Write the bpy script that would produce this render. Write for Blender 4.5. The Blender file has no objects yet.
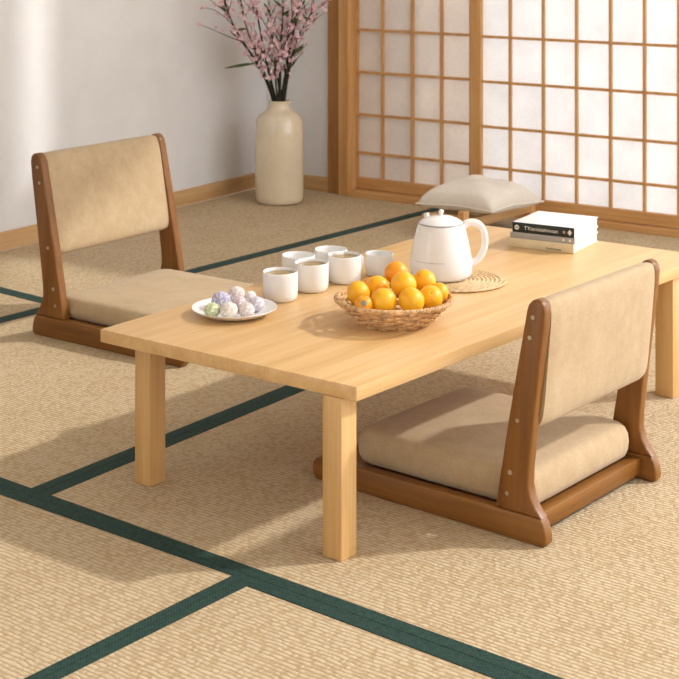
import bpy, bmesh, math, random
from mathutils import Vector, Matrix
random.seed(7)
PI = math.pi
scn = bpy.context.scene
COL = scn.collection

# ------------------------------------------------------------------ camera (level lens with vertical shift)
F, HZ, CH = 1530.0, -80.0, 1.2
def gp(u, v, z=0.0):                       # where the sight line of a photo point meets height z
    Y = F*(CH-z)/(v-HZ)
    return Vector(((u-339.5)*Y/F, Y, z))
def gy(u, v, Y):                           # the point of a sight line at depth Y
    return Vector(((u-339.5)*Y/F, Y, CH-(v-HZ)*Y/F))

cam = bpy.data.cameras.new('camera'); co = bpy.data.objects.new('camera', cam); COL.objects.link(co)
co.location = (0, 0, CH); co.rotation_euler = (PI/2, 0, 0)
cam.sensor_width = 36; cam.lens = F/679*36; cam.shift_y = -(339.5-HZ)/679
cam.dof.use_dof = True; cam.dof.focus_distance = 3.1; cam.dof.aperture_fstop = 14
cam.clip_start = 0.05
scn.camera = co
scn.view_settings.view_transform = 'Standard'; scn.view_settings.look = 'None'
scn.view_settings.gamma = 1; scn.view_settings.use_curve_mapping = False
scn.view_settings.exposure = 0.0

# ------------------------------------------------------------------ materials
def lin(c):
    return tuple(((x/255)/12.92 if x/255 <= .04045 else ((x/255+.055)/1.055)**2.4) for x in c) + (1,)
class N:
    def __init__(s, name):
        s.m = bpy.data.materials.new(name); s.m.use_nodes = True
        s.t = s.m.node_tree; s.b = s.t.nodes['Principled BSDF']
    def n(s, typ, **kw):
        o = s.t.nodes.new(typ)
        for k, v in kw.items():
            if k in o.inputs.keys() if isinstance(k, str) else False: o.inputs[k].default_value = v
            else: setattr(o, k, v)
        return o
    def l(s, a, b): s.t.links.new(a, b)
    def coord(s, scale=(1, 1, 1), rot=(0, 0, 0)):
        tc = s.n('ShaderNodeTexCoord'); mp = s.n('ShaderNodeMapping')
        mp.inputs['Scale'].default_value = scale; mp.inputs['Rotation'].default_value = rot
        s.l(tc.outputs['Object'], mp.inputs['Vector']); return mp.outputs['Vector']
    def noise(s, vec, scale, detail=3, rough=.55):
        o = s.n('ShaderNodeTexNoise'); o.inputs['Scale'].default_value = scale
        o.inputs['Detail'].default_value = detail; o.inputs['Roughness'].default_value = rough
        s.l(vec, o.inputs['Vector']); return o.outputs['Fac']
    def ramp(s, fac, stops):
        o = s.n('ShaderNodeValToRGB'); e = o.color_ramp.elements
        while len(e) < len(stops): e.new(.5)
        for i, (p, c) in enumerate(stops): e[i].position = p; e[i].color = lin(c)
        s.l(fac, o.inputs['Fac']); return o.outputs['Color']
    def mix(s, fac, a, b, mode='MIX'):
        o = s.n('ShaderNodeMix'); o.data_type = 'RGBA'; o.blend_type = mode
        if isinstance(fac, (int, float)): o.inputs[0].default_value = fac
        else: s.l(fac, o.inputs[0])
        for i, c in ((6, a), (7, b)):
            if isinstance(c, tuple): o.inputs[i].default_value = c
            else: s.l(c, o.inputs[i])
        return o.outputs[2]
    def math(s, op, a, b=None):
        o = s.n('ShaderNodeMath'); o.operation = op
        for i, c in ((0, a), (1, b)):
            if c is None: continue
            if isinstance(c, (int, float)): o.inputs[i].default_value = c
            else: s.l(c, o.inputs[i])
        return o.outputs[0]
    def bump(s, h, strength=.3, dist=.002):
        o = s.n('ShaderNodeBump'); o.inputs['Strength'].default_value = strength
        o.inputs['Distance'].default_value = dist; s.l(h, o.inputs['Height'])
        s.l(o.outputs['Normal'], s.b.inputs['Normal'])
    def set(s, color=None, rough=.5, spec=.5, **kw):
        if color is not None:
            if isinstance(color, tuple): s.b.inputs['Base Color'].default_value = color
            else: s.l(color, s.b.inputs['Base Color'])
        s.b.inputs['Roughness'].default_value = rough
        s.b.inputs['Specular IOR Level'].default_value = spec
        for k, v in kw.items(): s.b.inputs[k.replace('_', ' ')].default_value = v
        return s.m

def plain(name, c, rough=.5, spec=.5, var=0.06, scale=30, **kw):
    m = N(name); v = m.coord()
    f = m.noise(v, scale)
    d = tuple(max(0, int(x*(1-var))) for x in c); e = tuple(min(255, int(x*(1+var))) for x in c)
    return m.set(m.ramp(f, [(.3, d), (.7, e)]), rough, spec, **kw)

def wood(name, dark, mid, light, axis=0, rough=.42, rot=0, scale=1.0, spec=.4):
    m = N(name)
    sc = [28*scale]*3; sc[axis] = 1.6*scale
    v0 = m.coord(rot=(0, 0, rot))
    mp = m.n('ShaderNodeMapping'); mp.inputs['Scale'].default_value = sc; m.l(v0, mp.inputs['Vector'])
    g = m.noise(mp.outputs['Vector'], 1.0, 5, .6)
    mp2 = m.n('ShaderNodeMapping'); sc2 = [160*scale]*3; sc2[axis] = 5*scale
    mp2.inputs['Scale'].default_value = sc2; m.l(v0, mp2.inputs['Vector'])
    g2 = m.noise(mp2.outputs['Vector'], 1.0, 3, .6)
    h = m.math('ADD', m.math('MULTIPLY', g, .7), m.math('MULTIPLY', g2, .3))
    c = m.ramp(h, [(.32, dark), (.5, mid), (.68, light)])
    m.bump(g2, .08, .001)
    return m.set(c, rough, spec)

U_ANG = math.radians(-38.0)
def tatami_mat():
    m = N('woven_rush')
    tc = m.n('ShaderNodeTexCoord'); mp = m.n('ShaderNodeMapping')
    mp.inputs['Rotation'].default_value = (0, 0, -U_ANG)
    m.l(tc.outputs['Object'], mp.inputs['Vector'])
    vec = mp.outputs['Vector']
    # a little wander so that the rows are not ruled
    w = m.n('ShaderNodeTexNoise'); w.inputs['Scale'].default_value = 26; w.inputs['Detail'].default_value = 3; m.l(vec, w.inputs['Vector'])
    wv = m.n('ShaderNodeVectorMath'); wv.operation = 'MULTIPLY_ADD'
    m.l(w.outputs['Color'], wv.inputs[0]); wv.inputs[1].default_value = (.02, .010, 0); m.l(vec, wv.inputs[2])
    sep = m.n('ShaderNodeSeparateXYZ'); m.l(wv.outputs[0], sep.inputs[0])
    ph = m.math('MULTIPLY', sep.outputs['Y'], 1/0.0108)
    row = m.math('FLOOR', ph)
    fr = m.math('FRACT', ph)
    ridge = m.math('SINE', m.math('MULTIPLY', fr, PI))
    # irregular knots along each row
    cx = m.n('ShaderNodeCombineXYZ'); m.l(m.math('MULTIPLY', sep.outputs['X'], 74.0), cx.inputs[0]); m.l(m.math('MULTIPLY', row, 5.37), cx.inputs[1])
    kn = m.n('ShaderNodeTexNoise'); kn.inputs['Scale'].default_value = 1.0; kn.inputs['Detail'].default_value = 2; m.l(cx.outputs[0], kn.inputs['Vector'])
    knr = m.n('ShaderNodeMapRange'); knr.inputs[1].default_value = .40; knr.inputs[2].default_value = .58; m.l(kn.outputs['Fac'], knr.inputs[0])
    h = m.math('MULTIPLY', m.math('POWER', ridge, .7), m.math('ADD', m.math('MULTIPLY', knr.outputs[0], .68), .32))
    fib = m.n('ShaderNodeMapping'); fib.inputs['Scale'].default_value = (60, 420, 1); m.l(vec, fib.inputs['Vector'])
    fn = m.noise(fib.outputs['Vector'], 1, 3, .6)
    big = m.noise(vec, 5, 4, .6)
    h2 = m.math('ADD', h, m.math('MULTIPLY', fn, .55))
    base = m.ramp(h2, [(.1, (146, 122, 88)), (.5, (186, 164, 130)), (1.05, (206, 188, 158))])
    tone = m.ramp(big, [(.3, (247, 242, 234)), (.7, (255, 254, 251))])
    c = m.mix(1.0, base, tone, 'MULTIPLY')
    m.bump(h2, .7, .003)
    return m.set(c, .8, .2)

def cloth(name, dark, light, scale, rough=.85, ang=0.0, bump=.4, sheen=0.0):
    m = N(name); v = m.coord(rot=(0, 0, ang))
    sep = m.n('ShaderNodeSeparateXYZ'); m.l(v, sep.inputs[0])
    a = m.math('SINE', m.math('MULTIPLY', sep.outputs['X'], scale))
    b = m.math('SINE', m.math('MULTIPLY', m.math('ADD', sep.outputs['Y'], sep.outputs['Z']), scale))
    h = m.math('ADD', m.math('MULTIPLY', m.math('MULTIPLY', a, b), .25), .5)
    nz = m.noise(v, scale*.12, 3)
    f = m.math('ADD', m.math('MULTIPLY', h, .5), m.math('MULTIPLY', nz, .5))
    m.bump(f, bump, .001)
    mm = m.set(m.ramp(f, [(.3, dark), (.7, light)]), rough, .15)
    m.b.inputs['Sheen Weight'].default_value = sheen
    return mm

def suede(name, dark, mid, light):
    m = N(name); v = m.coord()
    a = m.noise(v, 7, 5, .65); mp = m.n('ShaderNodeMapping'); mp.inputs['Scale'].default_value = (40, 40, 30)
    m.l(v, mp.inputs['Vector']); b = m.noise(mp.outputs['Vector'], 1, 3)
    c = m.noise(v, 240, 2)
    f = m.math('ADD', m.math('ADD', m.math('MULTIPLY', a, .5), m.math('MULTIPLY', b, .22)), m.math('MULTIPLY', c, .28))
    m.bump(c, .12, .001)
    mm = m.set(m.ramp(f, [(.35, dark), (.5, mid), (.65, light)]), .8, .2)
    m.b.inputs['Sheen Weight'].default_value = .15
    return mm

def paper(name, c, trans):
    m = N(name); v = m.coord()
    f = m.noise(v, 6, 5, .6); f2 = m.noise(v, 60, 3)
    ff = m.math('ADD', m.math('MULTIPLY', f, .7), m.math('MULTIPLY', f2, .3))
    col = m.ramp(ff, [(.35, tuple(int(x*.95) for x in c)), (.65, c)])
    d = m.n('ShaderNodeBsdfDiffuse'); t = m.n('ShaderNodeBsdfTranslucent'); mx = m.n('ShaderNodeMixShader')
    m.l(col, d.inputs['Color']); m.l(col, t.inputs['Color']); mx.inputs[0].default_value = trans
    m.l(d.outputs[0], mx.inputs[1]); m.l(t.outputs[0], mx.inputs[2])
    m.l(mx.outputs[0], m.t.nodes['Material Output'].inputs['Surface'])
    return m.m

def plaster():
    m = N('plaster'); v = m.coord()
    a = m.noise(v, 3, 5, .6); b = m.noise(v, 120, 3)
    m.bump(b, .08, .001)
    return m.set(m.ramp(a, [(.3, (222, 221, 219)), (.7, (233, 232, 230))]), .9, .1)

M = {}
M['tatami'] = tatami_mat()
M['border'] = cloth('green_cloth', (10, 34, 30), (50, 80, 70), 900, .85, -U_ANG, .6, .04)
M['plaster'] = plaster()
M['base_wood'] = wood('pale_trim_wood', (184, 142, 92), (202, 162, 112), (216, 180, 132), 0)
M['shoji_wood'] = wood('shoji_wood', (182, 130, 74), (202, 152, 94), (214, 170, 112), 2, .5)
M['shoji_wood_h'] = wood('shoji_wood_across', (182, 130, 74), (202, 152, 94), (214, 170, 112), 0, .5)
M['pillar_wood'] = wood('pillar_wood', (150, 102, 54), (172, 122, 68), (188, 140, 84), 2, .5)
M['paper'] = paper('washi_paper', (236, 236, 236), .5)
M['paper_dim'] = paper('paper_lifted_in_shade', (248, 243, 238), .34)  # same washi, whitened and made less translucent to brighten the shaded panel
M['board'] = plain('backing_board', (222, 206, 186), .8)
M['table'] = wood('pale_oak', (204, 161, 103), (218, 177, 120), (228, 192, 139), 0, .36)
M['table_leg'] = wood('pale_oak_leg', (196, 152, 92), (211, 168, 108), (222, 184, 128), 2, .42)
M['chair_wood'] = wood('chair_wood_upright', (102, 62, 20), (126, 80, 30), (144, 97, 43), 2, .38)
M['chair_rail'] = wood('chair_wood_rail', (104, 64, 22), (129, 83, 32), (147, 100, 45), 0, .38)
M['suede'] = suede('tan_suede', (173, 148, 113), (184, 160, 125), (194, 172, 138))
M['steel'] = plain('screw_steel', (190, 180, 160), .35, .5, .02, Metallic=.8)
M['porcelain'] = plain('white_porcelain', (238, 236, 232), .16, .5, .01)
M['line_grey'] = plain('grey_glaze', (150, 148, 146), .3)
M['tea'] = plain('green_tea', (150, 122, 62), .12, .4, .05)
M['orange'] = None
M['wicker'] = plain('wicker', (206, 168, 120), .55, .3, .2, 90)
M['straw'] = plain('straw_braid', (214, 184, 142), .7, .2, .12, 120)
M['vase'] = plain('cream_glaze', (222, 208, 180), .14, .6, .03, 8, Coat_Weight=.6, Coat_Roughness=.08)
M['linen'] = cloth('linen', (222, 213, 198), (238, 231, 219), 1100, .9, .3, .3)
M['book_white'] = plain('white_cover', (240, 240, 238), .4, .5, .01)
M['book_dark'] = plain('dark_spine', (28, 38, 36), .45, .4, .05)
M['book_grey'] = plain('grey_spine', (168, 164, 162), .5, .4, .03)
M['book_cream'] = plain('cream_spine', (224, 208, 172), .5, .4, .03)
M['ink_white'] = plain('white_print', (232, 230, 222), .6, .2, .01)
M['ink_dark'] = plain('dark_print', (96, 84, 60), .6, .2, .01)
pg = N('page_edges'); vv = pg.coord((1, 1, 900)); M['pages'] = pg.set(pg.ramp(pg.noise(vv, 1.0, 2), [(.3, (222, 216, 204)), (.7, (244, 240, 232))]), .8, .2)
M['stem'] = plain('dark_stem', (46, 44, 34), .7, .2, .2, 40)
M['leaf'] = plain('leaf_green', (70, 84, 44), .6, .3, .2, 40)
M['petal'] = plain('pink_petal', (236, 188, 194), .7, .2, .14, 45)
M['petal_pale'] = plain('pale_petal', (240, 214, 210), .7, .2, .06, 45)
M['stamen'] = plain('blossom_heart', (196, 104, 122), .7, .2, .1, 40)
def orange_mat():
    m = N('orange_peel'); v = m.coord()
    a = m.noise(v, 22, 3); b = m.noise(v, 420, 2)
    m.bump(b, .25, .001)
    mm = m.set(m.ramp(a, [(.3, (246, 172, 16)), (.7, (253, 196, 40))]), .38, .5)
    m.b.inputs['Subsurface Weight'].default_value = .0
    return mm
M['orange'] = orange_mat()
M['orange_warm'] = plain('deep_orange_peel', (244, 160, 22), .38, .5, .04, 25)
M['sticker'] = plain('blue_grey_sticker', (136, 138, 122), .5)
def mochi(name, c):
    m = N(name); v = m.coord(); b = m.noise(v, 260, 3); a = m.noise(v, 190, 3)
    m.bump(b, .5, .003)
    return m.set(m.ramp(a, [(.38, tuple(int(x*.93) for x in c)), (.52, c), (.64, (244, 240, 236))]), .9, .2)
MO = {k: mochi('mochi_'+k, c) for k, c in dict(green=(196, 205, 150), cream=(228, 216, 202), blush=(222, 204, 198), lavender=(182, 176, 200), pink=(212, 190, 196), white=(230, 224, 221), lilac=(208, 200, 212)).items()}

# ------------------------------------------------------------------ mesh helpers
def obj(name, bm, mat, parent=None, smooth=True, loc=None, rotz=0.0, ang=40):
    bmesh.ops.recalc_face_normals(bm, faces=bm.faces[:])
    me = bpy.data.meshes.new(name); bm.to_mesh(me); bm.free()
    mats = mat if isinstance(mat, (list, tuple)) else [mat]
    for k in mats: me.materials.append(k)
    if smooth:
        for p in me.polygons: p.use_smooth = True
        me.set_sharp_from_angle(angle=math.radians(ang))
    o = bpy.data.objects.new(name, me); COL.objects.link(o)
    if parent is not None: o.parent = parent
    if loc is not None: o.location = loc
    if rotz: o.rotation_euler = (0, 0, rotz)
    return o
def tag(o, label, cat, group=None, kind=None):
    o['label'] = label; o['category'] = cat
    if group: o['group'] = group
    if kind: o['kind'] = kind
    return o
def thing(name, label, cat, loc=(0, 0, 0), rotz=0.0, group=None):
    o = bpy.data.objects.new(name, None); COL.objects.link(o); o.empty_display_size = .05
    o.location = loc; o.rotation_euler = (0, 0, rotz)
    return tag(o, label, cat, group)
def struct(o, label=None):
    o['kind'] = 'structure'
    if label: o['label'] = label
    return o
def bev(bm, r, seg=2, geom=None, angmin=25):
    es = [e for e in (geom or bm.edges) if len(e.link_faces) == 2 and e.calc_face_angle(0) > math.radians(angmin)]
    if r > 0 and es:
        bmesh.ops.bevel(bm, geom=es, offset=r, segments=seg, profile=.5, affect='EDGES', clamp_overlap=True)
def box(lo, hi, r=0.0, seg=2, bm=None, mat4=None):
    b = bmesh.new()
    bmesh.ops.create_cube(b, size=1)
    for v in b.verts:
        v.co = Vector([lo[i]+(v.co[i]+.5)*(hi[i]-lo[i]) for i in range(3)])
    bev(b, r, seg)
    if mat4 is not None: b.transform(mat4)
    if bm is None: return b
    merge(bm, b); return bm
def merge(bm, b):
    me = bpy.data.meshes.new('tmp'); b.to_mesh(me); b.free(); bm.from_mesh(me); bpy.data.meshes.remove(me)
def quadprism(pts, z0, z1, r=0.0):
    b = bmesh.new()
    lo = [b.verts.new((p[0], p[1], z0)) for p in pts]; hi = [b.verts.new((p[0], p[1], z1)) for p in pts]
    n = len(pts)
    b.faces.new(hi); b.faces.new(lo[::-1])
    for i in range(n): b.faces.new((lo[i], lo[(i+1) % n], hi[(i+1) % n], hi[i]))
    bmesh.ops.recalc_face_normals(b, faces=b.faces[:])
    bev(b, r)
    return b
def prism_xz(prof, y0, y1, r=0.0, seg=2):
    b = bmesh.new()
    A = [b.verts.new((p[0], y0, p[1])) for p in prof]; B = [b.verts.new((p[0], y1, p[1])) for p in prof]
    n = len(prof)
    fa = b.faces.new(A); fb = b.faces.new(B[::-1])
    for i in range(n): b.faces.new((A[i], B[i], B[(i+1) % n], A[(i+1) % n]))
    bmesh.ops.recalc_face_normals(b, faces=b.faces[:])
    if r > 0:
        es = [e for e in b.edges if (fa in e.link_faces or fb in e.link_faces)]
        bmesh.ops.bevel(b, geom=es, offset=r, segments=seg, profile=.5, affect='EDGES', clamp_overlap=True)
    return b
def lathe(prof, n=48, bm=None):
    b = bm or bmesh.new(); rings = []
    for r, z in prof:
        if r < 1e-6: rings.append([b.verts.new((0, 0, z))])
        else: rings.append([b.verts.new((r*math.cos(2*PI*i/n), r*math.sin(2*PI*i/n), z)) for i in range(n)])
    for a, c in zip(rings, rings[1:]):
        for i in range(n):
            j = (i+1) % n
            if len(a) == 1 and len(c) == 1: continue
            if len(a) == 1: b.faces.new((a[0], c[i], c[j]))
            elif len(c) == 1: b.faces.new((a[i], c[0], a[j]))
            else: b.faces.new((a[i], c[i], c[j], a[j]))
    return b
def tube(pts, rad, n=8, bm=None, closed=False, cap=True, flat=1.0):
    b = bm or bmesh.new(); pts = [Vector(p) for p in pts]; rings = []; m = len(pts)
    up = Vector((0, 0, 1)); prev = None
    for i, p in enumerate(pts):
        if closed: d = pts[(i+1) % m]-pts[i-1]
        else: d = pts[min(i+1, m-1)]-pts[max(i-1, 0)]
        d.normalize()
        if prev is None:
            x = d.cross(up)
            if x.length < 1e-3: x = d.cross(Vector((1, 0, 0)))
        else:
            x = prev - d*prev.dot(d)
        x.normalize(); prev = x; y = d.cross(x)
        r = rad(i/(m-1 if not closed else m)) if callable(rad) else rad
        rings.append([b.verts.new(p + x*(r*math.cos(2*PI*k/n)) + y*(r*flat*math.sin(2*PI*k/n))) for k in range(n)])
    rr = list(zip(rings, rings[1:])) + ([(rings[-1], rings[0])] if closed else [])
    for a, c in rr:
        for k in range(n):
            j = (k+1) % n; b.faces.new((a[k], c[k], c[j], a[j]))
    if cap and not closed:
        b.faces.new(rings[0][::-1]); b.faces.new(rings[-1])
    return b
def smooth_path(pts, k=6):
    pts = [Vector(p) for p in pts]; out = []
    for i in range(len(pts)-1):
        p0 = pts[max(i-1, 0)]; p1 = pts[i]; p2 = pts[i+1]; p3 = pts[min(i+2, len(pts)-1)]
        for j in range(k):
            t = j/k
            out.append(.5*((2*p1)+(p2-p0)*t+(2*p0-5*p1+4*p2-p3)*t*t+(-p0+3*p1-3*p2+p3)*t**3))
    out.append(pts[-1]); return out
def ball(c, r, bm=None, u=24, v=16, sc=(1, 1, 1)):
    b = bm or bmesh.new()
    mt = Matrix.Translation(Vector(c)) @ Matrix.Diagonal((r*sc[0], r*sc[1], r*sc[2], 1))
    bmesh.ops.create_uvsphere(b, u_segments=u, v_segments=v, radius=1, matrix=mt)
    return b
def copy_tree(o, parent=None):
    c = o.copy(); COL.objects.link(c)
    if parent is not None: c.parent = parent
    for ch in o.children: copy_tree(ch, c)
    return c

# ------------------------------------------------------------------ room axes
WA = math.radians(-35.0)                       # direction of the paper-screen wall
US = Vector((math.cos(WA), math.sin(WA), 0)); NS = Vector((US.y, -US.x, 0))   # NS points into the room
Q = Vector((.073, 6.695, 0))                   # a point in the lattice plane
def t_of(px, d=0.0):                           # place along the wall, d metres in front of the lattice plane
    k = (px-339.5)/F; P = Q+NS*d
    return (k*P.y-P.x)/(US.x-k*US.y)
def wall_frame(origin):                        # local x along the wall, y out of the room, z up
    return origin, WA
LA = math.radians(57.0); UL = Vector((math.cos(LA), math.sin(LA), 0)); NL = Vector((UL.y, -UL.x, 0))
PL = Vector((-.374, 6.85, 0))                  # foot of the left wall's baseboard
# corner of the two walls
PB = Vector((-.131, 6.787, 0))
def isect(p, d, q, e):
    den = d.x*e.y-d.y*e.x; w = q-p
    return p + d*((w.x*e.y-w.y*e.x)/den)
KC = isect(PL-NL*.012, UL, PB-NS*.012, US)

# floor slab and tatami
fl = obj('floor', box((-6, -1.5, -.12), (7, 9.5, -.032)), M['board'], smooth=False); struct(fl, 'subfloor under the tatami mats')

def li(a, b, c, d):                            # intersection of the photo lines a-b and c-d on the floor
    p, q, r, s = gp(*a), gp(*b), gp(*c), gp(*d)
    return isect(p, q-p, r, s-r)
A_t = ((0, 477.6), (562, 679)); A_b = ((0, 494.5), (232.6, 576)); A_b2 = ((247, 586.3), (495, 679))
B_l = ((31.6, 488.7), (282.5, 387.3)); B_r = ((51.7, 495), (302, 391.5))
C_l = ((232.6, 576), (25, 679)); C_r = ((247, 586.3), (60, 679))
def mid(L1, L2): return tuple(((a[0]+b[0])/2, (a[1]+b[1])/2) for a, b in zip(L1, L2))
def wl(L): p, q = gp(*L[0]), gp(*L[1]); return p, (q-p).normalized()
def off(l, d):                                 # shift a floor line sideways (to the left of its direction)
    p, e = l; return p+Vector((-e.y, e.x, 0))*d, e
def X(l, m): return isect(l[0], l[1], m[0], m[1])
lA = wl(A_t); lAb = wl(A_b); lAb2 = wl(A_b2)
lBl, lBr = wl(B_l), wl(B_r); lCl, lCr = wl(C_l), wl(C_r)
lA_mid = off(lA, -.031)
lB_mid = ((lBl[0]+lBr[0])/2, (lBl[1]+lBr[1]).normalized())
lC_mid = ((lCl[0]+lCr[0])/2, (lCl[1]+lCr[1]).normalized())
lD = wl(((60, 305.2), (419.5, 213.7)))         # the long line running up behind the cups
lDa, lDb = off(lD, .026), off(lD, -.026)
lE = wl(((0, 290), (45, 301.4))); lEa, lEb = off(lE, .024), off(lE, -.024)
far_l = (PB+NS*0.0+US*0, US); far_w = off((PB, US), 0.0)
left_w = (PL, UL)
right_l = (Vector((5.6, 4, 0)), UL); front_l = (Vector((0, 1.2, 0)), Vector((1, 0, 0)))
H3 = .03
def mat_thing(pts, strips, label):
    o = obj('tatami_mat', quadprism(pts, -H3, 0.0), M['tatami'], smooth=False)
    tag(o, label, 'tatami mat', 'tatami mats covering the floor')
    for s in strips:
        obj('cloth_border', quadprism(s, -.002, .0016), M['border'], o, smooth=False)['label'] = 'dark green cloth border'
    return o
g = .0006
def quad(l1, l2, l3, l4):                      # corners of four lines in ring order
    return [X(l1, l2), X(l2, l3), X(l3, l4), X(l4, l1)]
far_m = off((PB, US), -.001)                     # mats run a little under the screen sill
lw = off(left_w, -.001)
frontm = (Vector((0, .9, 0)), Vector((1, 0, 0)))
lF = (Vector((.30, 3.9, 0)), Vector((math.cos(U_ANG), math.sin(U_ANG), 0))); lFd, lFu = off(lF, -g), off(lF, g)
# the mat between B and D, above A
Bm_l, Bm_r = off(lB_mid, g), off(lB_mid, -g)
Am_u, Am_d = off(lA_mid, g), off(lA_mid, -g)
Cm_l, Cm_r = off(lC_mid, g), off(lC_mid, -g)     # C runs towards the camera: its left is screen right
lD_r = off(lD, -g)
mat_thing(quad(Am_u, Bm_l, lFd, lD_r), [quad(Am_u, Bm_l, lA, lD_r), [X(lA, Bm_l), X(lFd, Bm_l), X(lFd, lBl), X(lA, lBl)], [X(lA, lDb), X(lFd, lDb), X(lFd, lD_r), X(lA, lD_r)]],
          'tatami mat under the left near table leg, between two crosswise green lines')
mat_thing([X(Am_u, Bm_r), X(Am_u, frontm), X(frontm, right_l), X(right_l, lFd), X(lFd, Bm_r)], [[X(Am_u, Bm_r), X(Am_u, frontm), X(lA, frontm), X(lA, Bm_r)], [X(lA, Bm_r), X(lA, lBr), X(lFd, lBr), X(lFd, Bm_r)]],
          'tatami mat under the right-hand floor chair and the nearest table leg')
mat_thing([X(lFu, lD_r), X(lFu, right_l), X(far_m, right_l), X(far_m, lD_r)], [[X(lFu, lD_r), X(lFu, lDb), X(far_m, lDb), X(far_m, lD_r)]],
          'tatami mat in front of the bright paper screens, behind the table')
left_e = (Vector((-2.6, 3, 0)), Vector((0, 1, 0)))
mat_thing([X(Am_d, lw), X(Am_d, Cm_r), X(frontm, Cm_r), X(frontm, left_e), X(lw, left_e)],
          [[X(Am_d, lw), X(Am_d, Cm_r), X(lAb, Cm_r), X(lAb, lw)], [X(lAb, Cm_r), X(lAb, lCl), X(frontm, lCl), X(frontm, Cm_r)]],
          'tatami mat at the lower left of the photo, before the long green line')
mat_thing([X(Am_d, Cm_l), X(Am_d, frontm), X(frontm, Cm_l)],
          [[X(Am_d, Cm_l), X(Am_d, frontm), X(lAb2, frontm), X(lAb2, Cm_l)], [X(lAb2, Cm_l), X(lAb2, lCr), X(frontm, lCr), X(frontm, Cm_l)]],
          'bare tatami mat at the bottom centre of the photo, nearest the camera')
lD_l = off(lD, g)
mat_thing([X(lD_l, off(lE, g)), X(lD_l, far_m), X(lw, far_m), X(lw, off(lE, g))],
          [[X(lD_l, lEa), X(lD_l, far_m), X(lDa, far_m), X(lDa, lEa)], [X(lD_l, off(lE, g)), X(lD_l, lEa), X(lw, lEa), X(lw, off(lE, g))]],
          'tatami mat at the back carrying the vase, along the white wall')
mat_thing([X(lD_l, off(lE, -g)), X(lw, off(lE, -g)), X(lw, Am_u), X(lD_l, Am_u)],
          [[X(lD_l, lEb), X(lDa, lEb), X(lDa, Am_u), X(lD_l, Am_u)], [X(lD_l, off(lE, -g)), X(lD_l, lEb), X(lw, lEb), X(lw, off(lE, -g))]],
          'tatami mat at the left edge of the photo, behind the left chair foot')

# walls
def oriented(name, bm, mat, origin, ang, parent=None, smooth=False):
    return obj(name, bm, mat, parent, smooth=smooth, loc=origin, rotz=ang)
HW = 2.5
wl_o = oriented('wall_left', box((-6.2, 0, 0), (0.1, .1, HW)), M['plaster'], KC, LA); struct(wl_o, 'pale grey plaster wall on the left')
bl = oriented('baseboard_left', box((-6.2, -.012, 0), (0.0, 0, .067), .002), M['base_wood'], KC, LA); struct(bl, 'pale wood baseboard along the left wall')
tP0, tP1, tF1 = t_of(327.5, .045), t_of(338.5, .055), t_of(348.5, .06)
oL = (KC-Q).dot(US)
PBw = PB-NS*.012
# local frame of the screen wall: origin Q, x along US, y away from the room
def yloc(p): return -(p-Q).dot(NS)
yw = yloc(PBw)
wb = oriented('wall_back', box((oL, yw, 0), (tP0+.01, yw+.1, HW)), M['plaster'], Q, WA); struct(wb, 'plaster wall between the corner and the wooden pillar')
bb = oriented('baseboard_back', box((oL+.0, yw-.012, 0), (tP0, yw, .067), .002), M['base_wood'], Q, WA); struct(bb, 'wood baseboard behind the vase')
p1 = oriented('trim_1', box((tP0, -.045, 0), (tP1, .06, HW), .003), M['pillar_wood'], Q, WA); struct(p1, 'wooden pillar at the end of the paper screens')
p2 = oriented('trim_2', box((tP1+.001, -.06, 0), (tF1, .06, HW), .003), M['shoji_wood'], Q, WA); struct(p2, 'upright frame post of the paper screens')
TR = t_of(679)+1.75
sill = oriented('trim_3', box((tF1+.001, -.062, -.001), (TR, .05, .026), .003), M['shoji_wood_h'], Q, WA); struct(sill, 'grooved wooden sill under the paper screens')
head = oriented('trim_4', box((tF1+.001, -.062, 1.72), (TR, .05, 1.80), .003), M['shoji_wood_h'], Q, WA); struct(head, 'wooden header above the paper screens, with a gap left over it for sun')  # unseen; kept low and open above so sun reaches the left wall

ROWS = [.183, .35, .535, .72, .902, 1.087, 1.27, 1.455]
def shoji(name, x0, x1, stileL, stileR, muntins, y, label):
    """x0..x1 outer edges; lattice front at y"""
    o = oriented(name, box((x0, y-.014, .028), (x0+stileL, y+.014, 1.718), .002), M['shoji_wood'], Q, WA); struct(o, label)
    def part(n, bm, mat): return obj(n, bm, mat, o, smooth=False)
    part('stile', box((x1-stileR, y-.014, .028), (x1, y+.014, 1.718), .002), M['shoji_wood'])
    part('bottom_rail', box((x0+stileL, y-.013, .028), (x1-stileR, y+.013, .076), .002), M['shoji_wood_h'])
    part('top_rail', box((x0+stileL, y-.013, 1.67), (x1-stileR, y+.013, 1.718), .002), M['shoji_wood_h'])
    b = bmesh.new(); w = .0056
    for m in muntins: box((m-w, y-.009, .076), (m+w, y+.006, 1.67), .001, 1, b)
    for z in ROWS: box((x0+stileL, y-.0075, z-.0055), (x1-stileR, y+.006, z+.0055), .001, 1, b)
    part('lattice', b, M['shoji_wood'])
    part('paper', box((x0+stileL*.5, y+.0065, .05), (x1-stileR*.5, y+.008, 1.69)), M['paper_dim' if name == 'door_1' else 'paper'])['label'] = 'white translucent paper'
    return o
T = t_of
xA0 = tF1+.002; dA = -.005
shoji('door_1', xA0, T(480, dA), T(355.8, dA)-xA0, T(480, dA)-T(469.8, dA), [T(382, dA), T(411.7, dA), T(441, dA)], .012, 'left sliding paper screen greyer for lack of backlight, beside the pillar')
dB = .028; xB0 = T(470, .036); pitch = (T(644.2, dB)-T(509.9, dB))/4
ms = [T(q, dB) for q in (509.9, 543, 576.2, 610.2, 644.2, 678.5)]
ms += [ms[-1]+pitch*i for i in (1, 2, 3)]
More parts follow.
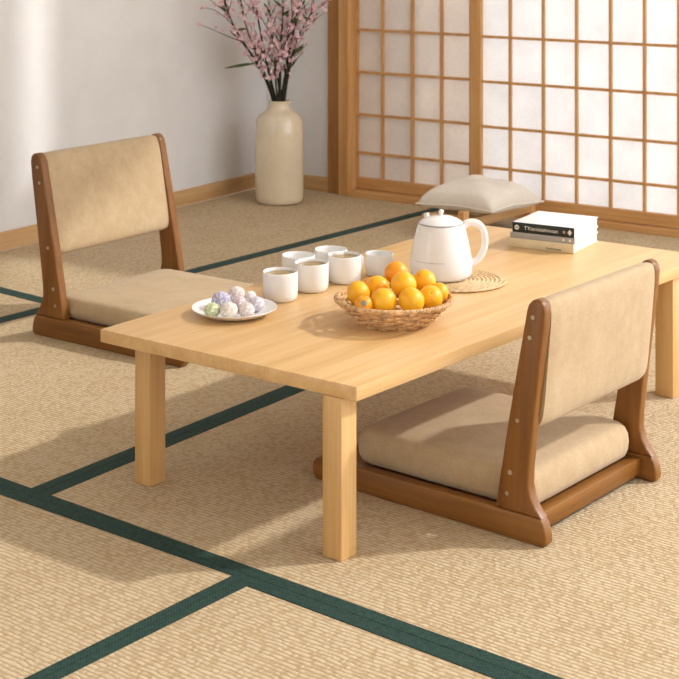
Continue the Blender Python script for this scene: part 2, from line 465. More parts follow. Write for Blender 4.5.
shoji('door_2', xB0, ms[-1]+pitch, T(480.5, .036)-xB0, .03, ms, -.022, 'bright backlit sliding paper screen on the right')
xC0 = ms[-1]+pitch-.02; xC1 = TR-.005; nC = round((xC1-xC0-.07)/pitch)
shoji('door_3', xC0, xC1, .035, .035, [xC0+.035+(xC1-xC0-.07)*i/nC for i in range(1, nC)], .012, 'backlit sliding paper screen farthest right, outside the photo')
# an added, unseen board behind the first screen keeps daylight off its paper
wo = oriented('added_shade_board', box((oL, .30, 0), (T(474), .36, 1.80)), M['board'], Q, WA); struct(wo, 'unseen board added behind the left paper screen to keep it dim')

# ------------------------------------------------------------------ table
ZT = .333; TH = .028
cN, cL, cFL, cFR = gp(356.6, 387, ZT), gp(100, 329, ZT), gp(467, 222.6, ZT), gp(708, 255.6, ZT)
TA = math.atan2((cFL-cL).y, (cFL-cL).x)
tb = thing('low_table', 'pale oak low table with four square legs in the middle of the tatami room', 'table', (cN.x, cN.y, 0), math.radians(51.3))
inv = Matrix.Translation((cN.x, cN.y, 0)) @ Matrix.Rotation(math.radians(51.3), 4, 'Z'); inv = inv.inverted()
def tl(p): q = inv @ Vector((p[0], p[1], 0)); return (q.x, q.y)
obj('table_top', quadprism([tl(cN), tl(cFR), tl(cFL), tl(cL)], ZT-TH, ZT, .0025), M['table'], tb)
def leg(corner, w, dx, dy):
    x, y = tl(corner)
    x0, x1 = sorted((x, x+dx*w)); y0, y1 = sorted((y, y+dy*w))
    obj('leg', box((x0, y0, 0), (x1, y1, ZT-TH), .003), M['table_leg'], tb)
leg(gp(341.5, 562.5), .047, 1, 1)
leg(gp(150, 487.5), .047, 1, 1)
fr_ = gp(673, 399)
leg(fr_, .05, 1, 1)
bl_ = Vector((.29, 4.28, 0))
leg(bl_, .05, 1, 1)

# ------------------------------------------------------------------ floor chairs
def make_chair(label, origin, ang, S, W, RL, ST=.124, BB=.222, SF=.456, lean=0.0):
    """local x: to the rear, rear foot tip at 0; y across; sizes times S"""
    t = thing('floor_chair', label, 'floor chair', origin, ang, 'legless wooden floor chairs')
    h = W/2
    runner = [(-RL+.010, 0), (-.006, 0), (.001, .006), (.002, .016), (.0, .030), (-.005, .044), (-.012, .053), (-RL+.022, .0505), (-RL+.008, .045), (-RL, .034), (-RL-.001, .018), (-RL+.003, .007)]
    post = [(-.114, .0535), (-.084, .229), (-.042, .448), (-.038, .460), (-.030, .469), (-.020, .473), (-.010, .470), (-.003, .462), (-.0005, .450), (-.003, .42), (-.026, .241), (-.0375, .14), (-.0385, .11), (-.033, .088), (-.022, .068), (-.009, .0535)]
    post = [(a+lean*(b-.0535)/.42, b) for a, b in post]
    sc = lambda P: [(a*S, b*S) for a, b in P]
    th = .026*S
    for sgn in (-1, 1):
        y0, y1 = sorted((sgn*h, sgn*(h-th)))
        obj('runner', prism_xz(sc(runner), y0, y1, .004*S, 3), M['chair_rail'], t)
        p = obj('side_post', prism_xz(sc(post), y0, y1, .0045*S, 3), M['chair_wood'], t)
        for (x, z, r) in ((-.027, .437, .0042), (-.034, .397, .0042), (-.062, .232, .0042), (-.079, .128, .0048), (-.086, .086, .0042)):
            b = bmesh.new()
            mt = Matrix.Translation(((x+lean*(z-.0535)/.42)*S, sgn*(h+.0002), z*S)) @ Matrix.Rotation(PI/2, 4, 'X')
            bmesh.ops.create_cone(b, cap_ends=True, segments=14, radius1=r*S, radius2=r*S, depth=.002*S, matrix=mt)
            obj('screw', b, M['steel'], p)['label'] = 'small silver screw head'
    # rear and front rail, seat board
    obj('rear_rail', box((-.060*S, -h+th, .012*S), (-.034*S, h-th, .047*S), .003*S), M['chair_wood_y'], t)
    obj('front_rail', box((-(RL-.02)*S, -h+th, .012*S), (-(RL-.045)*S, h-th, .044*S), .003*S), M['chair_wood_y'], t)
    obj('seat_board', box((-(RL-.045)*S, -h+th, .034*S), (-.060*S, h-th, .044*S)), M['chair_wood_y'], t, smooth=False)
    # seat cushion: a rounded slab with a soft crown
    x0, x1 = -SF*S, -.052*S; hy = h-th+.001-.004*S; z0 = .0475*S; kz = (ST-.0475)/.0765
    b = bmesh.new(); n, mrow = 40, 14
    # ring sections in z
    cx, hx = (x0+x1)/2, (x1-x0)/2
    def ring(sh, z, crown=0):
        R = .028*S; out = []
        for k in range(4):
            sx, sy = ((1, 1), (-1, 1), (-1, -1), (1, -1))[k]
            for q in range(7):
                a = k*PI/2+q*PI/12
                out.append(b.verts.new((cx+sx*(hx-sh-R)+R*math.cos(a), sy*(hy-sh-R)+R*math.sin(a), z)))
        return out
    prof = [(.012, 0), (.004, .006), (0, .018), (-.0015, .034), (0, .052), (.004, .064), (.010, .071), (.018, .0745)]
    rings = [ring(s*S, z0+z*kz*S) for s, z in prof]
    for A, B in zip(rings, rings[1:]):
        for i in range(28): b.faces.new((A[i], A[(i+1) % 28], B[(i+1) % 28], B[i]))
    b.faces.new(rings[0][::-1])
    last = rings[-1]
    for sh, dz in ((.03, .0765), (.06, .0785), (.10, .080), (.15, .081)):
        A = last; f = 1-sh*S/min(hx, hy)
        B = [b.verts.new((cx+(v.co.x-cx)*((hx-sh*S)/(abs(hx-.018*S))), v.co.y*((hy-sh*S)/(hy-.018*S)), z0+dz*kz*S)) for v in rings[-1]]
        for i in range(28): b.faces.new((A[i], A[(i+1) % 28], B[(i+1) % 28], B[i]))
        last = B
    b.faces.new(last)
    obj('seat_cushion', b, M['suede'], t, ang=60)
    # back cushion between the posts: a padded panel leaning with them
    b = bmesh.new(); z0, z1 = BB*S, .470*S; hy = h-th+.0005
    secs = []
    ny, K = 20, 40
    for j in range(ny+1):
        y = -hy+2*hy*j/ny
        e = min(1, (hy-abs(y))/(.009*S)); ef = math.sqrt(max(0, 1-(1-e)**2))
        sec = []
        for k in range(K):
            a = 2*PI*k/K; c_, s_ = math.cos(a), math.sin(a)
            p = .28
            uz = math.copysign(abs(s_)**p, s_)*(.5-.0*ef); ux = math.copysign(abs(c_)**.62, c_)
            zc = (z0+z1)/2 + uz*(z1-z0)*(.985+.015*ef)
            f = (zc/S-.05)/.42
            xm = (-.072+(.053+lean)*f)*S; half = (.0395-.017*f)*S
            bul = 1+.10*math.cos(PI*y/(2*hy))*math.cos(PI*uz*.9)
            sec.append(b.verts.new((xm+ux*half*bul*(.86+.14*ef)+.002*S, y, zc)))
        secs.append(sec)
    for A, B in zip(secs, secs[1:]):
        for k in range(K): b.faces.new((A[k], A[(k+1) % K], B[(k+1) % K], B[k]))
    b.faces.new(secs[0][::-1]); b.faces.new(secs[-1])
    obj('back_cushion', b, M['suede'], t, ang=60)
    return t
M['chair_wood_y'] = wood('chair_wood_across', (104, 64, 22), (129, 83, 32), (147, 100, 45), 1, .38)
aR = math.radians(-39.5); vR = Vector((-math.sin(aR), math.cos(aR), 0))
WR = .467
make_chair('brown wooden floor chair with tan cushions in the right foreground, seen from behind', gp(545, 549)+vR*WR/2, aR, 1.0, WR, .584, .124, .216, .492)
aL = math.radians(-36); vL = Vector((-math.sin(aL), math.cos(aL), 0)); WL = .53
make_chair('brown wooden floor chair with tan cushions on the left, near the pale wall', gp(32.5, 334)+vL*WL/2, aL+PI, 1.11, WL, .525, .104, .207, .44, .010)

# ------------------------------------------------------------------ things on the table
def on(u, v, z): return gp(u, v, z)
Z = ZT+.0003
# plate
pc = on(234.3, 306.7, .351); pc.z = Z
PLr = .0930
pl = obj('plate', lathe([(0, .004), (.045, .004), (.060, .0048), (.075, .0095), (.088, .0165), (PLr, .0185), (PLr+.0005, .0175), (.088, .0135), (.074, .0062), (.056, 0.0), (.050, .0), (.048, .0015), (0, .0015)], 72), M['porcelain'], loc=pc, ang=50)
tag(pl, 'round white plate of pastel rice cakes on the table corner by the left chair', 'plate')
def mochi_at(u, v, r, mat, label, zc=None):
    z = Z+.0046+r*.94 if zc is None else zc
    p = gp(u, v, z)
    b = ball((0, 0, 0), r, sc=(1, 1, .94))
    rnd = random.Random(int(u*10))
    for vtx in b.verts: vtx.co *= 1+rnd.uniform(-.018, .018)
    o = obj('rice_cake', b, mat, loc=p); tag(o, label, 'rice cake', 'pastel rice cakes on the plate')
mochi_at(212.2, 310.3, .0172, MO['green'], 'pale green rice cake at the left front of the plate')
mochi_at(229.0, 310.4, .0193, MO['cream'], 'cream white rice cake at the front centre of the plate')
mochi_at(246.6, 310.2, .0175, MO['blush'], 'blush cream rice cake at the right front of the plate')
mochi_at(221.0, 300.6, .0215, MO['lavender'], 'large lavender rice cake behind the green one')
mochi_at(239.6, 303.4, .0165, MO['pink'], 'pink speckled rice cake in the middle of the cluster')
mochi_at(236.6, 294.6, .0195, MO['blush'], 'pinkish white rice cake topping the cluster at the back')
mochi_at(256.2, 304.0, .0178, MO['lilac'], 'lilac white rice cake rightmost on the plate')
mochi_at(250.2, 296.8, .0142, MO['white'], 'small white rice cake at the back right of the plate')

# cups
def make_cup(r, hgt, handle, tea):
    t = thing('tea_cup', '', 'cup')
    obj('cup_body', lathe([(0, .003), (r*.80, .003), (r*.80, 0), (r*.86, 0), (r*.94, .004), (r*.985, .012), (r, .024), (r, hgt-.003), (r*.99, hgt-.0008), (r*.965, hgt), (r*.935, hgt-.001), (r*.92, hgt-.004), (r*.91, .014), (r*.8, .007), (0, .006)], 64), M['porcelain'], t, ang=60)
    if handle:
        pts = [(r*.97, 0, hgt*.80), (r+.008, 0, hgt*.83), (r+.017, 0, hgt*.74), (r+.0195, 0, hgt*.55), (r+.014, 0, hgt*.37), (r*.97, 0, hgt*.30)]
        obj('handle', tube(smooth_path(pts, 6), .0036, 10, flat=1.3), M['porcelain'], t)
    if tea:
        o = obj('tea', lathe([(0, hgt-.0072), (r*.60, hgt-.0072), (r*.9185, hgt-.0070)], 48), M['tea'], t); o['label'] = 'greenish brown tea'
    return t
RC, HC = .0402, .0652
cup0 = make_cup(RC, HC, True, True); cup1 = make_cup(RC, HC, True, False)
def place_cup(c, u, v, ang, label, rot=None):
    p = gp(u, v, Z+HC); c.location = (p.x, p.y, Z); c.rotation_euler = (0, 0, math.radians(ang)); c['label'] = label
    c['group'] = 'white tea cups on the table'; return c
place_cup(cup0, 280.3, 270.8, 60, 'white handled cup of tea nearest the plate of rice cakes')
place_cup(copy_tree(cup0), 311.5, 262.0, 66, 'white cup of tea second from the front, between the front cup and the fruit basket')
place_cup(copy_tree(cup0), 344.6, 254.4, 44, 'white cup of tea just behind the fruit basket, beside the small cup')
place_cup(cup1, 298.5, 254.6, 80, 'white cup half hidden behind the second tea cup')
place_cup(copy_tree(cup1), 331, 248.8, 80, 'white cup half hidden behind the tea cup nearest the small cup')
sm = make_cup(.0345, .0535, False, False)
p = gp(379.2, 252.9, Z+.0535); sm.location = (p.x, p.y, Z); tag(sm, 'small white cup without a handle, left of the teapot', 'cup', 'white tea cups on the table')

# woven basket
bc = gp(394, 296, Z+.057); bc.z = Z
bk = thing('fruit_basket', 'shallow round wicker basket full of oranges on the table', 'basket', bc)
def br(z): s = z/.057; return .060+.064*(s**.62)
bw = bmesh.new(); NST = 26
nrow = 8
for i in range(nrow):
    z = .004+.044*i/(nrow-1); r0 = br(z); seg = NST*6; pts = []
    for k in range(seg):
        a = 2*PI*k/seg; r = r0+.0048*math.cos(NST/2*a+PI*(i % 2))
        pts.append((r*math.cos(a), r*math.sin(a), z))
    tube(pts, .0026, 6, bw, closed=True, flat=1.05)
for k in range(NST):
    a = 2*PI*(k+.5)/NST
    tube([(br(z)*math.cos(a), br(z)*math.sin(a), z) for z in (.002, .015, .03, .045, .051)], .0019, 5, bw)
obj('woven_side', bw, M['wicker'], bk)
bw = bmesh.new()
for i in range(11):
    r0 = .006+.0055*i; seg = 96
    tube([((r0+.001*math.cos(12*2*PI*k/seg+PI*(i % 2)))*math.cos(2*PI*k/seg), (r0+.001*math.cos(12*2*PI*k/seg))*math.sin(2*PI*k/seg), .0036) for k in range(seg)], .0030, 6, bw, closed=True)
obj('woven_base', bw, M['wicker'], bk)
bw = bmesh.new(); seg = 360
for s in (0, 1, 2):
    pts = []
    for k in range(seg):
        a = 2*PI*k/seg; ph = 34*a+2*PI*s/3
        r = .1245+.0026*math.cos(ph); pts.append((r*math.cos(a), r*math.sin(a), .0525+.0026*math.sin(ph)))
    tube(pts, .0030, 6, bw, closed=True)
obj('rim', bw, M['wicker'], bk)

def orange(u, v, r, Y, label, mat='orange', tilt=(0, 0)):
    p = gy(u, v, Y)
    b = bmesh.new(); bmesh.ops.create_uvsphere(b, u_segments=32, v_segments=22, radius=r)
    for vt in b.verts:
        d = vt.co.z/r; rho = math.hypot(vt.co.x, vt.co.y)/r
        vt.co.z *= .95
        if d > 0: vt.co.z -= .10*r*math.exp(-(rho/.16)**2)
    o = obj('orange', b, M[mat], loc=p); o.rotation_euler = (tilt[0], tilt[1], random.uniform(0, 6))
    tag(o, label, 'orange', 'oranges in the wicker basket')
    sb = lathe([(0, .873*r), (.055*r, .868*r), (.085*r, .862*r), (.05*r, .83*r), (0, .83*r)], 8)
    obj('stem_end', sb, M['leaf'], o)
    return o
orange(383.6, 301.2, .0284, 3.228, 'orange at the front of the basket, left of the two front ones', tilt=(.9, .5))
orange(411.4, 300.6, .0280, 3.226, 'orange at the front of the basket, right of the two front ones', tilt=(.5, .3))
orange(430.6, 297.6, .0262, 3.262, 'orange at the right front rim of the basket', tilt=(-.6, .7))
orange(403.7, 284.4, .0280, 3.282, 'orange in the centre, resting on the two front oranges', tilt=(.4, .6))
orange(377.6, 287.4, .0262, 3.318, 'orange in the middle row, left of the central orange', tilt=(.7, -.5))
orange(358.2, 293.0, .0260, 3.275, 'orange farthest left in the basket', 'orange', tilt=(.8, -.9))
orange(396.2, 272.8, .0262, 3.352, 'orange topping the pile at the back, nearest the teapot', 'orange_warm', tilt=(-.4, .2))
orange(424.0, 281.6, .0262, 3.334, 'orange at the back right of the pile, in front of the teapot', tilt=(-.5, .6))
o_ = orange(363.8, 304.5, .0195, 3.213, 'small half hidden orange with a blue grey spot at the left front rim', 'orange_warm', tilt=(.2, .1))
sp = lathe([(0, .0201), (.003, .0199), (.0062, .0192), (.0062, .0186), (0, .0190)], 16)
sp.transform(Matrix.Rotation(math.radians(68), 4, 'X') @ Matrix.Rotation(math.radians(-14), 4, 'Y'))
s_ = obj('spot', sp, M['sticker'], o_); s_['label'] = 'blue grey spot on the peel'; o_.rotation_euler = (0, 0, .25)
orange(438.8, 292.6, .0215, 3.304, 'half hidden orange behind the right front one', tilt=(-.8, .8))
orange(370.5, 287.5, .0235, 3.372, 'orange hidden at the back left under the middle row', 'orange_warm', tilt=(-.6, -.3))

# straw mat
mc = gp(456, 279.6, Z+.004); mc.z = Z
b = bmesh.new(); pts = []; turns = 11; seg = 90; R0 = .118
for k in range(turns*seg):
    a = 2*PI*k/seg; r = .004+(R0-.004)*k/(turns*seg)
    pts.append((r*math.cos(a), r*math.sin(a), .0036))
tot = turns*seg
def rr(f):
    k = f*(tot-1); arc = (.004+(R0-.004)*f); n = max(6, int(arc*2*PI/.012))
    return .0046+.0011*math.cos(k/seg*2*PI*n)
tube(pts, rr, 6, b, flat=.62)
tm = obj('straw_mat', b, M['straw'], loc=mc); tag(tm, 'round braided straw mat under the white teapot', 'trivet')
for vt in tm.data.vertices: pass

# teapot
ZP = Z+.0070
pc2 = gp(441, 276.6, ZP); 
tp = thing('teapot', 'white porcelain teapot with domed lid standing on the straw mat', 'teapot', (pc2.x, pc2.y, ZP), 0)
body = [(0, .002), (.058, .002), (.060, 0), (.068, .002), (.0735, .009), (.0755, .022), (.0745, .042), (.0705, .066), (.0655, .090), (.0600, .112), (.0555, .126), (.0540, .1290), (.0525, .1300), (.050, .1295), (.049, .127), (.060, .09), (.068, .03), (.05, .008), (0, .007)]
obj('body', lathe(body, 72), M['porcelain'], tp, ang=60)
lid = obj('lid', lathe([(0, .148), (.012, .1475), (.028, .1445), (.042, .139), (.0505, .1335), (.0528, .1312), (.0520, .1302), (.045, .1300), (0, .1300)], 64), M['porcelain'], tp, ang=60)
kb = obj('knob', lathe([(0, .1625), (.0035, .1618), (.0060, .159), (.0064, .1555), (.0048, .1520), (.0034, .1495), (.0036, .146), (0, .146)], 28), M['porcelain'], lid)
obj('seam_line', tube([(.0545*math.cos(2*PI*k/72), .0545*math.sin(2*PI*k/72), .1298) for k in range(72)], .0009, 6, closed=True), M['line_grey'], lid)
hp = [(.0540, 0, .120), (.066, 0, .1275), (.083, 0, .128), (.098, 0, .119), (.1075, 0, .099), (.108, 0, .074), (.101, 0, .052), (.088, 0, .036), (.070, 0, .030)]
hb = tube(smooth_path(hp, 8), lambda f: .0066-.0012*math.sin(PI*f), 12, flat=1.5)
hb.transform(Matrix.Rotation(math.radians(8), 4, 'Z'))
obj('handle', hb, M['porcelain'], tp)
sp_ = [(.056, 0, .070), (.066, 0, .084), (.073, 0, .100), (.078, 0, .118), (.083, 0, .139)]
sb = tube(smooth_path(sp_, 6), lambda f: .0155-.0095*f, 16)
sb.transform(Matrix.Rotation(math.radians(112), 4, 'Z'))
obj('spout', sb, M['porcelain'], tp)
# faint printed line low on the front
pts = [( .0737*math.cos(a), .0737*math.sin(a), .047) for a in [math.radians(-150+3*i) for i in range(22)]]
obj('printed_line', tube(pts, .0005, 5), M['line_grey'], tp)['label'] = 'thin grey printed line'

# books
bA = math.radians(-30)
b0 = gp(507.7, 246.3, Z); LB = .186
def book(x, y, z, ln, dp, th, spine, cover, label, dy=0.0, rot=0.0):
    t = thing('book', label, 'book', (b0.x+x*math.cos(bA)-y*math.sin(bA), b0.y+x*math.sin(bA)+y*math.cos(bA), z), bA+rot, 'books stacked on the far end of the table')
    cv = .0022
    obj('spine', box((0, 0, 0), (ln, .003, th), .0008), spine, t)
    obj('back_cover', box((0, .003, 0), (ln, dp, cv), .0006), cover, t)
    obj('front_cover', box((0, .003, th-cv), (ln, dp, th), .0006), cover, t)
    obj('pages', box((.003, .003, cv), (ln-.003, dp-.003, th-cv)), M['pages'], t, smooth=False)
    return t
k1 = book(0, 0, Z, LB, .180, .0240, M['book_cream'], M['book_cream'], 'cream covered book at the bottom of the stack of three')
k2 = book(.006, .002, Z+.0242, LB-.005, .177, .0155, M['book_grey'], M['book_white'], 'thin grey spined book in the middle of the stack of three', rot=.01)
k3 = book(.012, .003, Z+.0399, LB-.012, .178, .0260, M['book_dark'], M['book_white'], 'white book with a black lettered spine on top of the stack of three')
def spine_text(parent, txt, size, x, z, mat, name='lettering'):
    c = bpy.data.curves.new(name, 'FONT'); c.body = txt; c.size = size; c.extrude = .0002
    o = bpy.data.objects.new(name, c); COL.objects.link(o); o.parent = parent
    me = bpy.data.meshes.new_from_object(o); bpy.data.objects.remove(o); me.materials.clear(); me.materials.append(mat)
    o = bpy.data.objects.new(name, me); COL.objects.link(o); o.parent = parent
    o.location = (x, -.0003, z); o.rotation_euler = (PI/2, 0, 0); return o
spine_text(k3, "T'Kianialathimean", .0135, .034, .0085, M['ink_white'])
def disc(parent, x, z, r, mat, name, n=24, sx=1.0):
    b = lathe([(0, .0002), (r, .0002), (r, -.0004), (0, -.0004)], n); b.transform(Matrix.Translation((x, -.0002, z)) @ Matrix.Diagonal((sx, 1, 1, 1)) @ Matrix.Rotation(PI/2, 4, 'X'))
    return obj(name, b, mat, parent)
disc(k3, .013, .013, .0065, M['ink_white'], 'emblem')
disc(k3, .013, .013, .0040, M['line_grey'], 'emblem_ring'); 
disc(k3, .162, .013, .0080, M['ink_white'], 'badge', 4, .8)
disc(k3, .146, .013, .0042, M['line_grey'], 'small_mark', 8)
spine_text(k1, 'Oodomauna', .0085, .108, .004, M['ink_dark'])
disc(k2, .150, .008, .0035, M['ink_white'], 'mark', 12); disc(k2, .168, .008, .0035, M['ink_white'], 'mark', 12)

# ------------------------------------------------------------------ stool frame and pillow by the screen
sA = math.radians(50.5); sv = Vector((math.cos(sA), math.sin(sA), 0)); su = Vector((sv.y, -sv.x, 0))
s0 = Vector((.462, 5.70, 0))
st = thing('low_stool', 'low narrow wooden stool frame under the linen pillow, by the paper screens', 'stool', s0, sA)
LN, DP = .46, .165                              # along sv = local x ; local -y = su
for (x, y, hh) in ((0, 0, .115), (LN, 0, .106), (0, DP, .088), (LN, DP, .088)):
    obj('leg', box((x-.02, y-.014, 0), (x+.02, y+.014, hh), .004), M['shoji_wood'], st)
obj('rail', box((.0205, -.013, .046), (LN-.0205, .007, .082), .003), M['base_wood'], st)
obj('rail', box((.0205, DP-.010, .046), (LN-.0205, DP+.010, .080), .003), M['base_wood'], st)
for x in (.09, .23, .37):
    obj('slat', box((x-.03, .0075, .066), (x+.03, DP-.0105, .080), .002), M['base_wood'], st)
# pillow
def pillow():
    b = bmesh.new(); n = 30; a = .170
    top = {}; bot = {}
    def pos(i, j, s):
        x = -1+2*i/n; y = -1+2*j/n
        px = a*x*(1-.05*(1-y*y)) * (1+.04*abs(x*y)); py = a*y*(1-.05*(1-x*x)) * (1+.04*abs(x*y))
        f = (max(0, 1-x**2)*max(0, 1-y**2))**.31
        wr = .004*math.sin(9*x+3*y)*f+.005*math.sin(5*y-4*x+1)*f
        z = (.084*f+wr) if s > 0 else -.034*f
        # soft dent across the middle and drooping outer corners
        z -= .012*math.exp(-((x+y)/.12)**2)*f if s > 0 else 0
        z -= .020*max(0, abs(x-y)/2-.45)
        return (px, py, z)
    for i in range(n+1):
        for j in range(n+1):
            top[i, j] = b.verts.new(pos(i, j, 1))
            bot[i, j] = top[i, j] if i in (0, n) or j in (0, n) else b.verts.new(pos(i, j, -1))
    for i in range(n):
        for j in range(n):
            b.faces.new((top[i, j], top[i+1, j], top[i+1, j+1], top[i, j+1]))
            q = (bot[i, j], bot[i, j+1], bot[i+1, j+1], bot[i+1, j])
            try: b.faces.new(q)
            except ValueError: pass
    return b
pcn = gy(480, 197, 5.92); pcn.z = .118
pw = obj('pillow', pillow(), M['linen'], loc=pcn, rotz=math.radians(50), ang=180)
tag(pw, 'plump natural linen pillow lying on the low stool before the screens', 'pillow')
b = bmesh.new(); n = 30; a = .170; ring = []
for i in range(120):
    q = i/30; k = int(q); f = q-k
    x, y = ((-1+2*f, -1), (1, -1+2*f), (1-2*f, 1), (-1, 1-2*f))[k]
    px = a*x*(1-.05*(1-y*y))*(1+.04*abs(x*y)); py = a*y*(1-.05*(1-x*x))*(1+.04*abs(x*y))
    ring.append((px, py, -.020*max(0, abs(x-y)/2-.45)))
tube(ring, .003, 6, b, closed=True); obj('piping', b, M['linen'], pw)

# ------------------------------------------------------------------ vase and branches
vc = gp(279.6, 202.0, 0); VY = vc.y
vs = obj('vase', lathe([(0, .004), (.080, .004), (.086, 0), (.096, .003), (.1015, .012), (.1035, .03), (.1045, .10), (.1045, .30), (.1025, .335), (.097, .355), (.086, .372), (.070, .384), (.056, .392), (.0485, .398), (.0455, .406), (.0452, .418), (.0475, .4275), (.0480, .4305), (.046, .432), (.0425, .430), (.040, .42), (.040, .40), (.06, .37), (.09, .33), (.092, .05), (.08, .012), (0, .012)], 72), M['vase'], loc=(vc.x, vc.y, .0003), ang=60)
tag(vs, 'tall cream glazed bottle vase of pink blossom standing in the back corner', 'vase')

rnd = random.Random(21)
def blossom(b, c, n, r, pale):
    n = n.normalized(); x = n.orthogonal().normalized(); y = n.cross(x); a0 = rnd.uniform(0, 6)
    mi = 1 if pale else 0
    cv = b.verts.new(c)
    for k in range(5):
        a = a0+2*PI*k/5; d = x*math.cos(a)+y*math.sin(a); e = -x*math.sin(a)+y*math.cos(a)
        v1 = b.verts.new(c+d*r*.55+e*r*.40+n*r*.18); v2 = b.verts.new(c+d*r*.98+e*r*.22+n*r*.38)
        v3 = b.verts.new(c+d*r*.98-e*r*.22+n*r*.38); v4 = b.verts.new(c+d*r*.55-e*r*.40+n*r*.18)
        f = b.faces.new((cv, v1, v2, v3, v4)); f.material_index = mi
    k0 = len(b.faces)
    mt = Matrix.Translation(c+n*r*.12) @ Matrix.Diagonal((r*.2, r*.2, r*.2, 1))
    rr_ = bmesh.ops.create_icosphere(b, subdivisions=1, radius=1, matrix=mt)
    for vv_ in rr_['verts']:
        for f in vv_.link_faces: f.material_index = 2
def leaf(b, p, d, L, w):
    d = d.normalized(); s = d.cross(Vector((0, -1, .3))).normalized(); n = s.cross(d)
    rows = []
    for i in range(6):
        f = i/5; ww = w*math.sin(PI*min(.97, .06+f*.94))**.8
        c = p+d*L*f-n*L*.18*f*f
        rows.append((b.verts.new(c-s*ww), b.verts.new(c+n*ww*.3), b.verts.new(c+s*ww)))
    for A, B in zip(rows, rows[1:]):
        b.faces.new((A[0], A[1], B[1], B[0])); b.faces.new((A[1], A[2], B[2], B[1]))
def branch(path, dY, label, rb, leaves=(), fl_from=.34, nfl=48, twigs=10, side=()):
    pts = []
    m = len(path)
    for i, (u, v) in enumerate(path):
        f = i/(m-1); pts.append(gy(u, v, VY+dY[0]+(dY[1]-dY[0])*f))
    base = Vector((vc.x+(pts[0].x-vc.x)*.3, VY+dY[0]*.3, .30)); base.x += 0
    pts = [Vector((vc.x+(pts[0].x-vc.x)*1.2, pts[0].y+(pts[0].y-VY)*.2, .33))]+pts
    P = smooth_path(pts, 6)
    t = thing('blossom_branch', label, 'branch', (0, 0, 0), 0, 'blossom branches standing in the vase')
    b = tube(P, lambda f: rb*(1-.78*f), 7)
    fb = bmesh.new(); lb = bmesh.new(); nl = 0
    twl = []
    for s in side:                              # drawn twigs
        tw = [gy(u, v, VY+dY[1]*.8+.02*i) for i, (u, v) in enumerate(s)]
        twl.append(smooth_path(tw, 5))
    for k in range(twigs):
        i = int(len(P)*(fl_from+(.97-fl_from)*rnd.random())); p = P[min(i, len(P)-2)]
        d = (P[min(i+1, len(P)-1)]-P[max(i-1, 0)]).normalized()
        q = (d*.7+Vector((rnd.uniform(-1, 1), rnd.uniform(-.8, .8), rnd.uniform(-.1, .5)))*.8).normalized()
        L = rnd.uniform(.05, .13)
        twl.append([p, p+q*L*.5+Vector((0, 0, .004)), p+q*L+Vector((0, 0, .012))])
    for tw in twl: tube(tw, lambda f: .0022-.0012*f, 5, b)
    obj('stem', b, M['stem'], t)
    spots = []
    for k in range(nfl):
        i = int(len(P)*(fl_from+(1-fl_from)*rnd.random()**.8)); p = P[min(i, len(P)-1)]
        spots.append(p+Vector((rnd.uniform(-1, 1), rnd.uniform(-1, 1), rnd.uniform(-.6, .8)))*.022)
    for tw in twl:
        spots.append(tw[-1])
        spots += [tw[-1]+Vector((rnd.uniform(-1, 1), -.6, rnd.uniform(-1, 1)))*.008 for k in range(2)]
        for k in range(4):
            f = rnd.uniform(.3, 1); j = int(f*(len(tw)-1)); spots.append(tw[j]+Vector((rnd.uniform(-1, 1), rnd.uniform(-1, 1), rnd.uniform(-.5, 1)))*.014)
    for p in spots:
        nrm = Vector((rnd.uniform(-1, 1), rnd.uniform(-1.6, .4), rnd.uniform(-.4, 1)))
        blossom(fb, p, nrm, rnd.uniform(.0065, .0115), rnd.random() < .42)
    obj('blossoms', fb, [M['petal'], M['petal_pale'], M['stamen']], t, smooth=False)['label'] = 'pink five petalled blossoms'
    for (u0, v0, u1, v1, w) in leaves:
        i0 = min(range(m), key=lambda i: (path[i][0]-u0)**2+(path[i][1]-v0)**2); yy = VY+dY[0]+(dY[1]-dY[0])*i0/(m-1); p0 = gy(path[i0][0], path[i0][1], yy); p1 = gy(u1, v1, yy-.02); leaf(lb, p0, p1-p0, (p1-p0).length, w); nl += 1
    for k in range(4):
        i = int(len(P)*rnd.uniform(.4, .95)); p = P[i]
        leaf(lb, p, Vector((rnd.uniform(-1, 1), rnd.uniform(-.6, .4), rnd.uniform(.1, 1))), rnd.uniform(.035, .06), .0055)
    obj('leaves', lb, M['leaf'], t)
branch([(273.5, 103), (266, 80), (257, 63), (246, 46), (236, 30), (228, 12), (222, -8)], (-.005, -.27), 'blossom branch arching farthest left from the vase', .0075,
       leaves=[(252, 71, 225, 67, .0065), (249, 35, 231, 31, .006)], side=[[(244, 42), (232, 38), (218, 32), (199, 24)], [(236, 30), (228, 20), (214, 10), (203, 8)], [(230, 16), (218, 6), (205, -4)]], nfl=42)
branch([(275.5, 103), (270, 78), (265, 55), (261, 35), (257, 12), (254, -14)], (-.02, -.07), 'blossom branch left of centre leaning slightly left', .0085, leaves=[(259, 48, 247, 32, .006)])
branch([(274, 103), (268, 82), (260, 62), (250, 38), (243, 15), (240, -8)], (-.015, -.17), 'blossom branch between the two leftmost ones, leaning to the front', .0065)
branch([(279, 103), (280, 76), (280, 50), (282, 28), (283, 8), (285, -14)], (-.02, -.03), 'upright blossom branch rising from the middle of the vase', .0085, leaves=[(281, 52, 272, 36, .006)])
branch([(281, 103), (277, 74), (274, 50), (271, 25), (269, 2), (267, -16)], (.015, .06), 'thin blossom branch at the back, just left of the upright one', .0055)
branch([(282.5, 103), (286, 72), (290, 48), (294, 30), (299, 10), (304, -10)], (-.01, .02), 'blossom branch right of centre with dark stem', .0085, leaves=[(286, 72, 297, 58, .0065)])
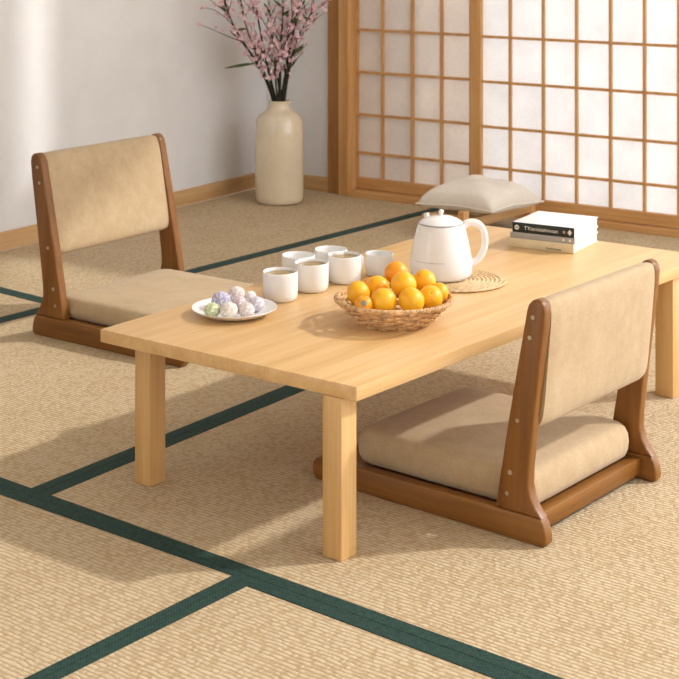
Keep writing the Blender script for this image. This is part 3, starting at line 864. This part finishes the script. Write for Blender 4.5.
branch([(284, 103), (288, 76), (292, 55), (299, 36), (307, 20), (315, 8)], (.01, -.05), 'blossom branch leaning farthest right from the vase', .007,
       leaves=[(290, 64, 304, 46, .006), (294, 52, 303, 44, .005), (307, 18, 318, 13, .005)], side=[[(298, 38), (306, 30), (312, 24)]], nfl=38)
branch([(280, 103), (284, 82), (287, 62), (288, 45), (291, 22), (292, -6)], (.02, .08), 'blossom branch at the back right, close to the corner', .0065)
branch([(277.5, 103), (276, 84), (275, 68), (280, 55), (286, 42), (290, 25), (296, 5)], (-.03, -.09), 'thin blossom branch at the front of the bunch, curving to the right', .005)

# ------------------------------------------------------------------ ceiling (added out of view; its edge and notch shape the sun on the walls)
CZ = 2.5
ce = obj('ceiling', quadprism([(-5, -1.2), (2.05, -1.2), (2.05, 6.175), (.15, 5.859), (.15, 5.977), (2.05, 6.294), (2.05, 8.2), (-5, 8.2)], CZ, CZ+.08), M['plaster'], smooth=False); struct(ce, 'unseen plaster ceiling, cut short and notched to shape the sunlight')
wf = obj('wall_front', box((-5, -1.3, 0), (3.2, -1.2, CZ)), M['plaster'], smooth=False); struct(wf, 'unseen plaster wall added behind the viewer to cut light from the front')  # put in to hold back sky light from the front

# ------------------------------------------------------------------ light
w = bpy.data.worlds.new('world'); scn.world = w; w.use_nodes = True
bg = w.node_tree.nodes['Background']; bg.inputs[0].default_value = lin((250, 250, 255)); bg.inputs[1].default_value = 2.65
sd = bpy.data.lights.new('sun', 'SUN'); sd.energy = 2.45; sd.angle = math.radians(2.2); sd.color = (1, .975, .94)
so = bpy.data.objects.new('sun', sd); COL.objects.link(so)
S = Vector((.78, .13, .60)); so.rotation_euler = S.to_track_quat('Z', 'Y').to_euler(); so.location = S*6
ad = bpy.data.lights.new('daylight', 'AREA'); ad.shape = 'RECTANGLE'; ad.size = 4.6; ad.size_y = 2.6; ad.energy = 112; ad.color = (.94, .97, 1)
ao = bpy.data.objects.new('daylight', ad); COL.objects.link(ao)
pc_ = Q+US*(T(480)+1.3)-NS*1.5; ao.location = (pc_.x, pc_.y, 1.1); ao.rotation_euler = (NS).to_track_quat('-Z', 'Z').to_euler()
